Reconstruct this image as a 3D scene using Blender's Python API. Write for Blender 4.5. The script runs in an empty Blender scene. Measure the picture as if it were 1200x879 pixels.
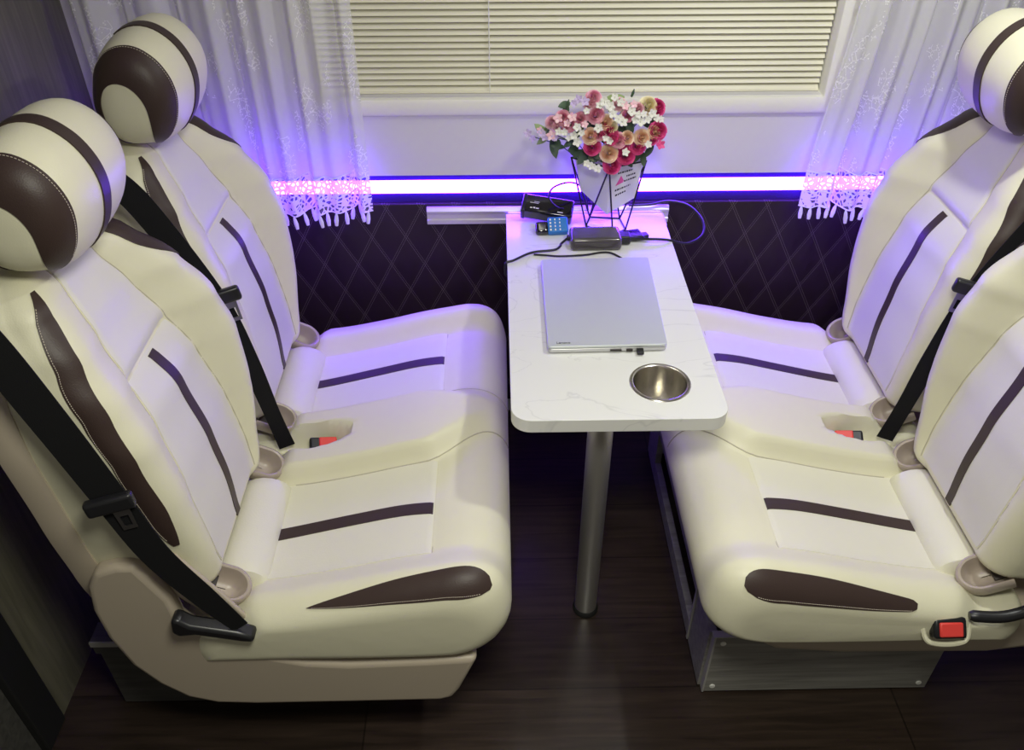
import bpy, bmesh, math, random
from math import sin, cos, pi, sqrt, radians
from mathutils import Vector, Matrix
random.seed(7)
SC = bpy.context.scene
COL = SC.collection

# ------------------------------------------------------------------ materials
def new_mat(name):
    m = bpy.data.materials.new(name); m.use_nodes = True
    nt = m.node_tree; b = nt.nodes['Principled BSDF']
    return m, nt, b
def N(nt, t, **k):
    n = nt.nodes.new(t)
    for a, v in k.items():
        if a in n.inputs: n.inputs[a].default_value = v
        else: setattr(n, a, v)
    return n
def L(nt, a, b): nt.links.new(a, b)
def plain(name, col, rough=.5, metal=0, bump=0, scale=200, spec=.5, coat=0):
    m, nt, b = new_mat(name)
    b.inputs['Base Color'].default_value = (*col, 1); b.inputs['Roughness'].default_value = rough
    b.inputs['Metallic'].default_value = metal; b.inputs['Specular IOR Level'].default_value = spec
    b.inputs['Coat Weight'].default_value = coat
    tc = N(nt, 'ShaderNodeTexCoord'); nz = N(nt, 'ShaderNodeTexNoise'); nz.inputs['Scale'].default_value = scale
    L(nt, tc.outputs['Object'], nz.inputs['Vector'])
    if bump:
        bp = N(nt, 'ShaderNodeBump'); bp.inputs['Strength'].default_value = bump; bp.inputs['Distance'].default_value = .001
        L(nt, nz.outputs['Fac'], bp.inputs['Height']); L(nt, bp.outputs['Normal'], b.inputs['Normal'])
    return m
def leather(name, col, rough=.42, var=.04, pores=False):
    m, nt, b = new_mat(name)
    tc = N(nt, 'ShaderNodeTexCoord')
    nz = N(nt, 'ShaderNodeTexNoise'); nz.inputs['Scale'].default_value = 6; nz.inputs['Detail'].default_value = 3
    L(nt, tc.outputs['Object'], nz.inputs['Vector'])
    mx = N(nt, 'ShaderNodeMix', data_type='RGBA')
    mx.inputs[6].default_value = (*[c*(1-var) for c in col], 1); mx.inputs[7].default_value = (*[min(1, c*(1+var)) for c in col], 1)
    L(nt, nz.outputs['Fac'], mx.inputs[0]); L(nt, mx.outputs[2], b.inputs['Base Color'])
    b.inputs['Roughness'].default_value = rough; b.inputs['Specular IOR Level'].default_value = .35
    v = N(nt, 'ShaderNodeTexVoronoi'); v.inputs['Scale'].default_value = 420 if not pores else 260
    L(nt, tc.outputs['Object'], v.inputs['Vector'])
    bp = N(nt, 'ShaderNodeBump'); bp.inputs['Strength'].default_value = .14; bp.inputs['Distance'].default_value = .0008
    n2 = N(nt, 'ShaderNodeTexNoise'); n2.inputs['Scale'].default_value = 14
    L(nt, tc.outputs['Object'], n2.inputs['Vector'])
    b2 = N(nt, 'ShaderNodeBump'); b2.inputs['Strength'].default_value = .25; b2.inputs['Distance'].default_value = .006
    L(nt, n2.outputs['Fac'], b2.inputs['Height']); L(nt, v.outputs['Distance'], bp.inputs['Height'])
    L(nt, b2.outputs['Normal'], bp.inputs['Normal']); L(nt, bp.outputs['Normal'], b.inputs['Normal'])
    return m
def petal(name, col, dark):
    m, nt, b = new_mat(name)
    ge = N(nt, 'ShaderNodeNewGeometry'); mx = N(nt, 'ShaderNodeMix', data_type='RGBA')
    mx.inputs[6].default_value = (*dark, 1); mx.inputs[7].default_value = (*col, 1)
    L(nt, ge.outputs['Random Per Island'], mx.inputs[0]); L(nt, mx.outputs[2], b.inputs['Base Color'])
    b.inputs['Roughness'].default_value = .6; return m
def emit(name, col, s):
    m, nt, b = new_mat(name)
    b.inputs['Base Color'].default_value = (.8, .8, .8, 1)
    b.inputs['Emission Color'].default_value = (*col, 1); b.inputs['Emission Strength'].default_value = s
    return m
def planks(name, c1, c2, length, width, along='X', rough=.35, gap=.002, grain=1.0):
    """wood boards laid in staggered rows; grain along the boards"""
    m, nt, b = new_mat(name)
    tc = N(nt, 'ShaderNodeTexCoord'); mp = N(nt, 'ShaderNodeMapping')
    if along == 'Z': mp.inputs['Rotation'].default_value = (0, radians(90), 0)
    mp.inputs['Location'].default_value = (.31, .07, 0) if length < 5 else (13, 13, 13)
    L(nt, tc.outputs['Object'], mp.inputs['Vector'])
    br = N(nt, 'ShaderNodeTexBrick'); br.offset = .37
    br.inputs['Color1'].default_value = (*c1, 1); br.inputs['Color2'].default_value = (*c2, 1)
    br.inputs['Mortar'].default_value = (*[c*.35 for c in c1], 1)
    br.inputs['Scale'].default_value = 1; br.inputs['Brick Width'].default_value = length; br.inputs['Row Height'].default_value = width
    br.inputs['Mortar Size'].default_value = gap; br.inputs['Bias'].default_value = 0
    L(nt, mp.outputs['Vector'], br.inputs['Vector'])
    m2 = N(nt, 'ShaderNodeMapping'); m2.inputs['Scale'].default_value = (3, 45, 45)
    L(nt, mp.outputs['Vector'], m2.inputs['Vector'])
    nz = N(nt, 'ShaderNodeTexNoise'); nz.inputs['Scale'].default_value = 1.5; nz.inputs['Detail'].default_value = 6; nz.inputs['Distortion'].default_value = .6
    L(nt, m2.outputs['Vector'], nz.inputs['Vector'])
    rp = N(nt, 'ShaderNodeValToRGB'); rp.color_ramp.elements[0].position = .3; rp.color_ramp.elements[1].position = .75
    rp.color_ramp.elements[0].color = (1-.55*grain,)*3+(1,); rp.color_ramp.elements[1].color = (1+.0,)*3+(1,)
    L(nt, nz.outputs['Fac'], rp.inputs['Fac'])
    mx = N(nt, 'ShaderNodeMix', data_type='RGBA', blend_type='MULTIPLY'); mx.inputs[0].default_value = 1
    L(nt, br.outputs['Color'], mx.inputs[6]); L(nt, rp.outputs['Color'], mx.inputs[7]); L(nt, mx.outputs[2], b.inputs['Base Color'])
    b.inputs['Roughness'].default_value = rough
    bp = N(nt, 'ShaderNodeBump'); bp.inputs['Strength'].default_value = .15; bp.inputs['Distance'].default_value = .002
    L(nt, nz.outputs['Fac'], bp.inputs['Height']); L(nt, bp.outputs['Normal'], b.inputs['Normal'])
    return m
def math_node(nt, op, a, b=None, c=None):
    n = nt.nodes.new('ShaderNodeMath'); n.operation = op
    for i, v in enumerate((a, b, c)):
        if v is None: continue
        if isinstance(v, (int, float)): n.inputs[i].default_value = v
        else: nt.links.new(v, n.inputs[i])
    return n.outputs[0]
def quilt_mat(name):
    m, nt, b = new_mat(name)
    tc = N(nt, 'ShaderNodeTexCoord'); sp = N(nt, 'ShaderNodeSeparateXYZ'); L(nt, tc.outputs['Object'], sp.inputs[0])
    X = math_node(nt, 'ADD', sp.outputs['X'], .347); Z = math_node(nt, 'SUBTRACT', sp.outputs['Z'], .643)
    a = math_node(nt, 'DIVIDE', X, .093); c = math_node(nt, 'DIVIDE', Z, .170)
    u = math_node(nt, 'ADD', a, c); v = math_node(nt, 'SUBTRACT', a, c)
    masks = []; puffs = []
    for w in (u, v):
        f = math_node(nt, 'FRACT', math_node(nt, 'ADD', w, .5))
        dist = math_node(nt, 'ABSOLUTE', math_node(nt, 'SUBTRACT', f, .5))     # 0 on the seam
        d2 = math_node(nt, 'ABSOLUTE', math_node(nt, 'SUBTRACT', dist, .034))
        line = math_node(nt, 'LESS_THAN', d2, .0075)
        masks.append(line); puffs.append(math_node(nt, 'SMOOTH_MIN', math_node(nt, 'MULTIPLY', dist, 2.2), .7, .3))
    dash_u = math_node(nt, 'GREATER_THAN', math_node(nt, 'FRACT', math_node(nt, 'MULTIPLY', v, 17)), .3)
    dash_v = math_node(nt, 'GREATER_THAN', math_node(nt, 'FRACT', math_node(nt, 'MULTIPLY', u, 17)), .3)
    mask = math_node(nt, 'MAXIMUM', math_node(nt, 'MULTIPLY', masks[0], dash_u), math_node(nt, 'MULTIPLY', masks[1], dash_v))
    mx = N(nt, 'ShaderNodeMix', data_type='RGBA')
    mx.inputs[6].default_value = (.024, .013, .018, 1); mx.inputs[7].default_value = (.17, .135, .14, 1)
    L(nt, mask, mx.inputs[0]); L(nt, mx.outputs[2], b.inputs['Base Color'])
    b.inputs['Roughness'].default_value = .5; b.inputs['Specular IOR Level'].default_value = .35
    h = math_node(nt, 'MULTIPLY', puffs[0], puffs[1])
    bp = N(nt, 'ShaderNodeBump'); bp.inputs['Strength'].default_value = .5; bp.inputs['Distance'].default_value = .012
    L(nt, h, bp.inputs['Height']); L(nt, bp.outputs['Normal'], b.inputs['Normal'])
    return m
def marble_mat(name):
    m, nt, b = new_mat(name)
    tc = N(nt, 'ShaderNodeTexCoord')
    nz = N(nt, 'ShaderNodeTexNoise'); nz.inputs['Scale'].default_value = 2.2; nz.inputs['Detail'].default_value = 5; nz.inputs['Distortion'].default_value = 1.0
    mp = N(nt, 'ShaderNodeMapping'); mp.inputs['Rotation'].default_value = (0, 0, radians(35)); mp.inputs['Scale'].default_value = (1, 2.6, 1)
    mp.inputs['Location'].default_value = (.33, .1, 0)
    L(nt, tc.outputs['Object'], mp.inputs['Vector']); L(nt, mp.outputs['Vector'], nz.inputs['Vector'])
    d = math_node(nt, 'ABSOLUTE', math_node(nt, 'SUBTRACT', nz.outputs['Fac'], .5))
    rp = N(nt, 'ShaderNodeValToRGB')
    rp.color_ramp.elements[0].position = 0; rp.color_ramp.elements[0].color = (.70, .70, .685, 1)
    rp.color_ramp.elements[1].position = .007; rp.color_ramp.elements[1].color = (.80, .80, .775, 1)
    L(nt, d, rp.inputs['Fac']); L(nt, rp.outputs['Color'], b.inputs['Base Color'])
    b.inputs['Roughness'].default_value = .22
    return m
def sheer_mat(name, lace=False):
    m, nt, b = new_mat(name)
    out = nt.nodes['Material Output']
    tc = N(nt, 'ShaderNodeTexCoord')
    dif = N(nt, 'ShaderNodeBsdfDiffuse'); dif.inputs['Color'].default_value = (.88, .88, .86, 1)
    trl = N(nt, 'ShaderNodeBsdfTranslucent'); trl.inputs['Color'].default_value = (.88, .88, .86, 1)
    cloth = N(nt, 'ShaderNodeMixShader'); cloth.inputs[0].default_value = .16
    L(nt, dif.outputs[0], cloth.inputs[1]); L(nt, trl.outputs[0], cloth.inputs[2])
    tr = N(nt, 'ShaderNodeBsdfTransparent')
    mixs = N(nt, 'ShaderNodeMixShader')
    L(nt, tr.outputs[0], mixs.inputs[1]); L(nt, cloth.outputs[0], mixs.inputs[2]); L(nt, mixs.outputs[0], out.inputs['Surface'])
    if lace:
        v = N(nt, 'ShaderNodeTexVoronoi', feature='DISTANCE_TO_EDGE'); v.inputs['Scale'].default_value = 78
        L(nt, tc.outputs['UV'], v.inputs['Vector'])
        a = math_node(nt, 'LESS_THAN', v.outputs['Distance'], .17)
        al = math_node(nt, 'MULTIPLY_ADD', a, .80, .12)
    else:
        # embroidered sprigs: dots in clusters along the cloth
        v = N(nt, 'ShaderNodeTexVoronoi'); v.inputs['Scale'].default_value = 150; v.inputs['Randomness'].default_value = .9
        L(nt, tc.outputs['UV'], v.inputs['Vector'])
        dots = math_node(nt, 'LESS_THAN', v.outputs['Distance'], .32)
        mp = N(nt, 'ShaderNodeMapping'); mp.inputs['Scale'].default_value = (11, 4.5, 1)
        nz = N(nt, 'ShaderNodeTexNoise'); nz.inputs['Scale'].default_value = 1.6; nz.inputs['Detail'].default_value = 2
        L(nt, tc.outputs['UV'], mp.inputs['Vector']); L(nt, mp.outputs['Vector'], nz.inputs['Vector'])
        clus = math_node(nt, 'GREATER_THAN', nz.outputs['Fac'], .56)
        w = N(nt, 'ShaderNodeTexVoronoi', feature='DISTANCE_TO_EDGE'); w.inputs['Scale'].default_value = 46
        L(nt, tc.outputs['UV'], w.inputs['Vector'])
        vein = math_node(nt, 'LESS_THAN', w.outputs['Distance'], .03)
        s = math_node(nt, 'MULTIPLY', math_node(nt, 'MAXIMUM', dots, vein), clus)
        al = math_node(nt, 'MULTIPLY_ADD', s, .34, .64)
    L(nt, al, mixs.inputs[0])
    return m

M = {
 'cream': leather('cream leather', (.77, .745, .555)),
 'panel': leather('pale perforated leather', (.735, .71, .66), pores=True),
 'seatpanel': leather('pale seat leather', (.765, .745, .61), pores=True),
 'brown': leather('dark brown leather', (.048, .030, .026), rough=.45),
 'seam': plain('darker cream seam thread', (.52, .48, .37), .7),  # seam lines, a darker cream than the leather
 'stitch': plain('pale stitching', (.62, .55, .45), .7),
 'beige': plain('beige moulded plastic', (.50, .43, .335), .45, bump=.15, scale=400),
 'scoop': plain('warm grey plastic', (.46, .39, .33), .35),
 'slot': plain('dark slot', (.03, .022, .018), .5),
 'web': plain('black belt webbing', (.007, .007, .008), .75, bump=.5, scale=700, spec=.25),
 'blackp': plain('black plastic', (.012, .012, .014), .35),
 'steel': plain('brushed steel', (.62, .62, .62), .28, 1),
 'darksteel': plain('dark steel', (.30, .30, .31), .35, 1),
 'red': plain('red button plastic', (.78, .06, .05), .4),
 'pole': plain('satin aluminium', (.62, .61, .59), .38, .85),
 'alu': plain('anodised aluminium', (.72, .70, .70), .35, .7),
 'top': marble_mat('white veined laminate'),
 'lid': plain('silver laptop shell', (.60, .635, .625), .42, .25),
 'lidside': plain('silver laptop edge', (.62, .62, .63), .35, .6),
 'chrome': plain('polished steel', (.74, .71, .64), .20, 1),
 'wall': plain('pale grey wall panel', (.76, .74, .75), .5, bump=.1, scale=120),
 'frame': plain('cream window frame', (.90, .885, .81), .4),
 'slat': plain('cream blind slat', (.86, .83, .66), .45),
 'glass': plain('dark window glass', (.012, .013, .014), .08),
 'cord': plain('white cord', (.85, .85, .8), .6),
 'quilt': quilt_mat('quilted dark brown leather'),
 'channel': plain('dark channel with violet glow in colour', (.045, .022, .13), .9, spec=.0),  # violet glow of the led strip is put into this base colour
 'led': emit('violet led strip', (.13, .0215, 1.0), 52),
 'floor': planks('dark wood planks', (.060, .040, .029), (.040, .027, .020), 1.2, .19, 'X', rough=.28),
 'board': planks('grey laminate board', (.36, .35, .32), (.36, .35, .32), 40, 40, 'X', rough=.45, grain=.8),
 'boardshade': planks('shade-darkened grey board', (.10, .098, .09), (.10, .098, .09), 40, 40, 'X', rough=.5, grain=.8),  # darker copy of the board, with shade painted into its colour
 'boardedge': plain('pale board edge', (.42, .41, .385), .5),
 'panelwood': planks('grey brown wood panelling', (.19, .18, .12), (.19, .18, .12), 40, 40, 'Z', rough=.5, grain=.7),
 'darkpanel': plain('dark panel', (.025, .024, .020), .6),
 'blackrub': plain('black rubber', (.008, .008, .008), .7),
 'ceil': plain('off white ceiling', (.6, .58, .54), .7),
 'sheer': sheer_mat('sheer white curtain'),
 'lace': sheer_mat('crochet lace', True),
 'tassel': plain('white tassel thread', (.86, .85, .86), .8, bump=.4, scale=500),
 'pot': plain('white card', (.82, .82, .80), .5),
 'wire': plain('black wire', (.012, .011, .013), .4, .3),
 'ink': plain('dark ink', (.03, .03, .035), .7),
 'pink': plain('pink print', (.85, .12, .38), .7),
 'rose': petal('deep pink petals', (.90, .11, .34), (.55, .02, .16)),
 'rosel': petal('light pink petals', (.95, .55, .64), (.78, .24, .38)),
 'peach': petal('peach petals', (.98, .80, .58), (.88, .52, .34)),
 'yellow': petal('pale yellow petals', (.97, .92, .66), (.88, .74, .40)),
 'whitef': plain('white petals', (.80, .79, .72), .6),
 'lilac': plain('lilac petals', (.62, .50, .76), .6),
 'blush': petal('blush petals', (.95, .68, .72), (.82, .38, .48)),
 'leaf': plain('dark green leaves', (.055, .11, .05), .5),
 'leafl': plain('light green leaves', (.26, .36, .12), .5),
 'brick': plain('dark grey adapter plastic', (.075, .066, .064), .22, coat=.4),
 'gloss': plain('glossy black plastic', (.01, .01, .014), .12, coat=.6),
 'blue': plain('blue label', (.02, .20, .62), .4),
 'whitemark': plain('white print', (.85, .85, .88), .5),
 'cable': plain('black cable', (.012, .012, .014), .4),
 'lamp': emit('warm white lamp', (1, .95, .85), 9),
}

# ------------------------------------------------------------------ geometry
class G:
    def __init__(s): s.v = []; s.f = []; s.uv = None
    def add(s, vs, fs):
        o = len(s.v); s.v += [tuple(p) for p in vs]; s.f += [tuple(i+o for i in f) for f in fs]
    def grid(s, pts, nu, nv, cu=False, cv=False):
        o = len(s.v); s.v += [tuple(p) for p in pts]
        for i in range(nu if cu else nu-1):
            for j in range(nv if cv else nv-1):
                a = i*nv+j; b = ((i+1) % nu)*nv+j; c = ((i+1) % nu)*nv+(j+1) % nv; d = i*nv+(j+1) % nv
                s.f.append((o+a, o+b, o+c, o+d))
        return o
    def box(s, x0, x1, y0, y1, z0, z1, mat=None):
        p = [(x, y, z) for x in (x0, x1) for y in (y0, y1) for z in (z0, z1)]
        if mat is not None: p = [mat @ Vector(q) for q in p]
        s.add(p, [(0, 1, 3, 2), (4, 6, 7, 5), (0, 4, 5, 1), (2, 3, 7, 6), (0, 2, 6, 4), (1, 5, 7, 3)])
        return s
    def tube(s, path, r, n=8, cap=True, closed=False):
        P = [Vector(p) for p in path]; m = len(P); pts = []
        R = r if isinstance(r, (list, tuple)) else [r]*m
        up = Vector((0, 0, 1)); prev = None
        for i, p in enumerate(P):
            if closed: t = P[(i+1) % m]-P[i-1]
            else: t = P[min(i+1, m-1)]-P[max(i-1, 0)]
            t.normalize()
            if prev is None:
                a = t.orthogonal().normalized()
            else:
                a = (prev - t*prev.dot(t))
                a = a.normalized() if a.length > 1e-6 else t.orthogonal().normalized()
            prev = a; b = t.cross(a)
            pts += [p + (a*cos(2*pi*k/n)+b*sin(2*pi*k/n))*R[i] for k in range(n)]
        o = s.grid(pts, m, n, cu=closed, cv=True)
        if cap and not closed:
            s.f.append(tuple(o+k for k in range(n))[::-1]); s.f.append(tuple(o+(m-1)*n+k for k in range(n)))
        return s
    def lathe(s, prof, n=32, c=(0, 0, 0), close=True):
        pts = []
        for r, z in prof:
            pts += [(c[0]+r*cos(2*pi*k/n), c[1]+r*sin(2*pi*k/n), c[2]+z) for k in range(n)]
        o = s.grid(pts, len(prof), n, cv=True)
        if close:
            s.f.append(tuple(o+k for k in range(n))[::-1]); s.f.append(tuple(o+(len(prof)-1)*n+k for k in range(n)))
        return s
    def prism(s, poly, axis, a, b):
        """extrude a 2-D outline along an axis ('x','y','z') from a to b"""
        def P(p, t): return {'x': (t, p[0], p[1]), 'y': (p[0], t, p[1]), 'z': (p[0], p[1], t)}[axis]
        n = len(poly)
        s.add([P(p, a) for p in poly]+[P(p, b) for p in poly],
              [tuple(range(n)), tuple(range(2*n-1, n-1, -1))]+[(i, (i+1) % n, n+(i+1) % n, n+i) for i in range(n)])
        return s

def smooth_path(pts, n=8):
    P = [Vector(p) for p in pts]; out = []
    for i in range(len(P)-1):
        p0 = P[max(i-1, 0)]; p1 = P[i]; p2 = P[i+1]; p3 = P[min(i+2, len(P)-1)]
        for k in range(n):
            t = k/n
            out.append(.5*((2*p1)+(p2-p0)*t+(2*p0-5*p1+4*p2-p3)*t*t+(3*p1-p0-3*p2+p3)*t**3))
    out.append(P[-1]); return out

class Thing:
    def __init__(s, name, loc, label, cat, group=None, xf=None, flip=False):
        s.loc = Vector(loc); s.xf = xf; s.flip = flip
        o = bpy.data.objects.new(name, None); COL.objects.link(o); o.location = s.loc; o.empty_display_size = .05
        o['label'] = label; o['category'] = cat
        if group: o['group'] = group
        s.o = o
    def part(s, name, g, mat, parent=None, label=None, **k):
        o = link(name, g, mat, s.loc, s.xf, s.flip, **k)
        o.parent = parent or s.o
        o.location = (0, 0, 0)
        if label: o['label'] = label
        return o
def link(name, g, mat, loc=(0, 0, 0), xf=None, flip=False, smooth=True, bevel=0, seg=2, angle=40, sub=0, recalc=True):
    loc = Vector(loc)
    vs = [Vector(p) for p in g.v]
    if xf: vs = [Vector(xf(p)) for p in vs]
    me = bpy.data.meshes.new(name)
    me.from_pydata([tuple(p-loc) for p in vs], [], [f[::-1] if flip else f for f in g.f])
    if recalc:
        bm = bmesh.new(); bm.from_mesh(me); bmesh.ops.recalc_face_normals(bm, faces=bm.faces); bm.to_mesh(me); bm.free()
    if g.uv:
        ul = me.uv_layers.new(name='UVMap')
        for lp in me.loops: ul.data[lp.index].uv = g.uv[lp.vertex_index]
    mats = mat if isinstance(mat, (list, tuple)) else [mat]
    for m in mats: me.materials.append(M[m])
    if smooth:
        me.polygons.foreach_set('use_smooth', [True]*len(me.polygons))
        try: me.set_sharp_from_angle(angle=radians(angle))
        except Exception: pass
    o = bpy.data.objects.new(name, me); COL.objects.link(o); o.location = loc
    if bevel:
        b = o.modifiers.new('bevel', 'BEVEL'); b.width = bevel; b.segments = seg; b.limit_method = 'ANGLE'; b.angle_limit = radians(35)
    if sub:
        b = o.modifiers.new('sub', 'SUBSURF'); b.levels = sub; b.render_levels = sub
    return o
def struct(name, g, mat, label=None, cat=None, **k):
    o = link(name, g, mat, **k); o['kind'] = 'structure'
    if label: o['label'] = label
    if cat: o['category'] = cat
    return o
def single(name, g, mat, label, cat, loc, group=None, **k):
    o = link(name, g, mat, loc, **k); o['label'] = label; o['category'] = cat
    if group: o['group'] = group
    return o

def interp(tab, x):
    if x <= tab[0][0]: return tab[0][1]
    for (a, p), (b, q) in zip(tab, tab[1:]):
        if x <= b:
            t = (x-a)/(b-a); t = t*t*(3-2*t)*.5+t*.5
            return p+(q-p)*t
    return tab[-1][1]
def lin(tab, x):
    if x <= tab[0][0]: return tab[0][1]
    for (a, p), (b, q) in zip(tab, tab[1:]):
        if x <= b: return p+(q-p)*(x-a)/(b-a)
    return tab[-1][1]
def sstep(a, b, x):
    t = max(0, min(1, (x-a)/(b-a))); return t*t*(3-2*t)

# ------------------------------------------------------------------ camera
F, PITCH, YAW, ROLL, HCAM = 983.3734, .6673, .0172, .0012, 1.7656
fw = Vector((sin(YAW)*cos(PITCH), cos(YAW)*cos(PITCH), -sin(PITCH)))
rt = Vector((cos(YAW), -sin(YAW), 0)); dn = fw.cross(rt)
r2 = rt*cos(ROLL)+dn*sin(ROLL); d2 = dn*cos(ROLL)-rt*sin(ROLL)
cam = bpy.data.cameras.new('camera'); co = bpy.data.objects.new('camera', cam); COL.objects.link(co)
cam.sensor_fit = 'HORIZONTAL'; cam.sensor_width = 36; cam.lens = F/1200*36; cam.clip_start = .02
mw = Matrix.Identity(4)
for i in range(3): mw[i][0] = r2[i]; mw[i][1] = -d2[i]; mw[i][2] = -fw[i]
mw[2][3] = HCAM
co.matrix_world = mw
SC.camera = co

# ------------------------------------------------------------------ setting
YW = 2.059
struct('floor', G().box(-1.6, 2.0, -.6, 2.2, -.04, 0), 'floor', smooth=False)
struct('ceiling', G().box(-1.6, 2.0, -.6, 2.2, 2.0, 2.04), 'ceil', smooth=False)
# back wall: solid below, with a hole for the window
WX0, WX1, WZ0, WZ1 = -.440, .803, 1.028, 1.62
g = G()
g.box(-1.6, 2.0, YW, YW+.05, 0, .74); g.box(-1.6, 2.0, YW+.012, YW+.05, .74, .823)
g.box(-1.6, 2.0, YW-.020, YW+.05, .823, WZ0); g.box(-1.6, WX0, YW-.020, YW+.05, WZ0, 2.0); g.box(WX1, 2.0, YW-.020, YW+.05, WZ0, 2.0)
g.box(WX0, WX1, YW-.020, YW+.05, WZ1, 2.0)
struct('wall_back', g, 'wall', smooth=False, recalc=False)
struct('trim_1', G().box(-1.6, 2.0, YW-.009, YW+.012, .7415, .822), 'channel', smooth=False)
# window: frame with rounded moulding, dark glass
def ring_frame(x0, x1, z0, z1, w, ya, yb, r=.03, n=6):
    """rectangular moulding of width w, front at ya, back at yb"""
    def rr(x0, x1, z0, z1, r):
        o = []
        for cx, cz, a0 in ((x1-r, z1-r, 0), (x0+r, z1-r, 90), (x0+r, z0+r, 180), (x1-r, z0+r, 270)):
            for k in range(n+1):
                a = radians(a0+90*k/n); o.append((cx+r*cos(a), cz+r*sin(a)))
        return o
    g = G(); loops = []
    e = .008
    for (ins, y) in ((0, yb), (0, ya+e), (e*.3, ya+e*.3), (e, ya), (w-e, ya), (w-e*.3, ya+e*.3), (w, ya+e), (w, yb)):
        loops.append([(p[0], y, p[1]) for p in rr(x0+ins, x1-ins, z0+ins, z1-ins, max(.004, r-ins))])
    m = len(loops[0]); g.grid([p for l in loops for p in l], len(loops), m, cv=True)
    return g
wf = struct('window_1', ring_frame(WX0-.042, WX1+.040, .984, WZ1+.05, .043, YW-.032, YW+.045), 'frame',
            label='cream framed window with closed blind above the violet light', cat='window')
gl = link('pane', G().box(WX0-.01, WX1+.01, YW+.055, YW+.06, WZ0-.01, WZ1+.01), 'glass', smooth=False); gl.parent = wf
# back board behind glass is night: dark outer shell of the vehicle
# quilted upholstery panel
single('quilted_panel', G().box(-1.3, 1.75, YW-.018, YW-.001, .06, .741), 'quilt',
       'dark brown diamond quilted panel lining the wall below the violet light strip', 'wall panel', (0, 0, 0), smooth=False, bevel=.003)
# partition behind the left bench, black edge seal at its near end
struct('wall_left', G().box(-1.02, -.99, 1.02, YW-.02, 0, 2.0), 'panelwood', smooth=False)
struct('trim_2', G().box(-1.012, -.982, .94, 1.02, 0, 2.0), 'blackrub', smooth=False, bevel=.004)
struct('trim_3', G().box(-1.03, -1.0, .5, .94, 0, 2.0), 'boardshade', smooth=False)  # shares the shade-darkened board colour
struct('wall_right', G().box(1.45, 1.48, .6, YW-.02, 0, 2.0), 'panelwood', smooth=False)

# venetian blind
t = Thing('window_blind', (.18, YW+.02, WZ0), 'cream venetian blind with lowered slats inside the window frame', 'blind')
g = G(); z = WZ0+.012; k = 0
while z < WZ1:
    cs = []
    for j in range(5):
        u = j/4-.5
        cs.append((YW+.012+u*.0125*1.0, z+u*.0120+.0022*(1-4*u*u)))
    pts = []
    for x in (WX0+.006, WX1-.006):
        pts += [(x, a, b) for a, b in cs]
    g.grid(pts, 2, 5); pts2 = [(p[0], p[1]+.0004, p[2]-.0006) for p in pts]; g.grid(pts2, 2, 5)
    z += .0148
t.part('slats', g, 'slat', recalc=False)
t.part('bottom_rail', G().box(WX0+.004, WX1-.004, YW+.002, YW+.022, WZ0+.0005, WZ0+.006), 'slat', bevel=.002)
for x in (-.018,):
    t.part('ladder_cord', G().tube([(x, YW+.002, WZ0+.003), (x, YW+.002, WZ1)], .0013, 6), 'cord')

# led strip in the channel
t = Thing('led_strip', (.1, YW-.008, .787), 'glowing violet led strip in a dark channel below the window', 'light strip')
prof = [(YW-.0085, .769)]+[(YW-.0085-.0105*sin(pi*k/12)**.6, .787-.018*cos(pi*k/12)) for k in range(1, 12)]+[(YW-.0085, .805)]
t.part('diffuser', G().prism(prof, 'x', -1.25, 1.7), 'led')

# aluminium rail the table hooks onto
t = Thing('wall_rail', (.1, YW-.03, .71), 'aluminium rail screwed to the quilted wall at the table end', 'rail')
prof = [(YW-.019, .688), (YW-.034, .688), (YW-.034, .700), (YW-.030, .702), (YW-.030, .718), (YW-.034, .720), (YW-.034, .726), (YW-.027, .7345), (YW-.019, .7345)]
t.part('rail_bar', G().prism(prof, 'x', -.192, .455), 'alu', smooth=False, bevel=.001)
for x in (-.185, -.075, .03):
    t.part('screw', G().lathe([(.0001, 0), (.0035, 0), (.0035, .0012), (.0001, .0018)], 12), 'slot')
    o = t.o.children[-1]; o.rotation_euler = (radians(90), 0, 0); o.location = Vector((x, YW-.031, .722))-t.loc
    for v in o.data.vertices: v.co += t.loc

# ------------------------------------------------------------------ benches
YC = (1.163, 1.639)
BSH = 0.0; HDZ = 0.0; HSH = 0.0; RIGHT = False
T_X = [(.44, -.535), (.50, -.530), (.55, -.532), (.72, -.550), (.84, -.573), (.92, -.600), (1.0, -.632), (1.08, -.666), (1.12, -.685)]
T_W = [(.44, .178), (.55, .196), (.70, .210), (.86, .214), (.95, .205), (1.02, .186), (1.07, .163), (1.12, .135)]
T_BF = [(.46, .004), (.55, .018), (.70, .045), (.84, .066), (.93, .074), (1.0, .064), (1.06, .040), (1.11, .012)]
T_Q = [(.46, .72), (.58, .70), (.92, .47), (1.0, .43), (1.12, .40)]
T_BN = [(.46, .0), (.70, .014), (.90, .022), (1.0, .018), (1.1, .006)]
T_R = [(.44, -.745), (.7, -.752), (1.0, -.770), (1.12, -.775)]
ZB, ZT, RT = .475, 1.112, .035
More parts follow.
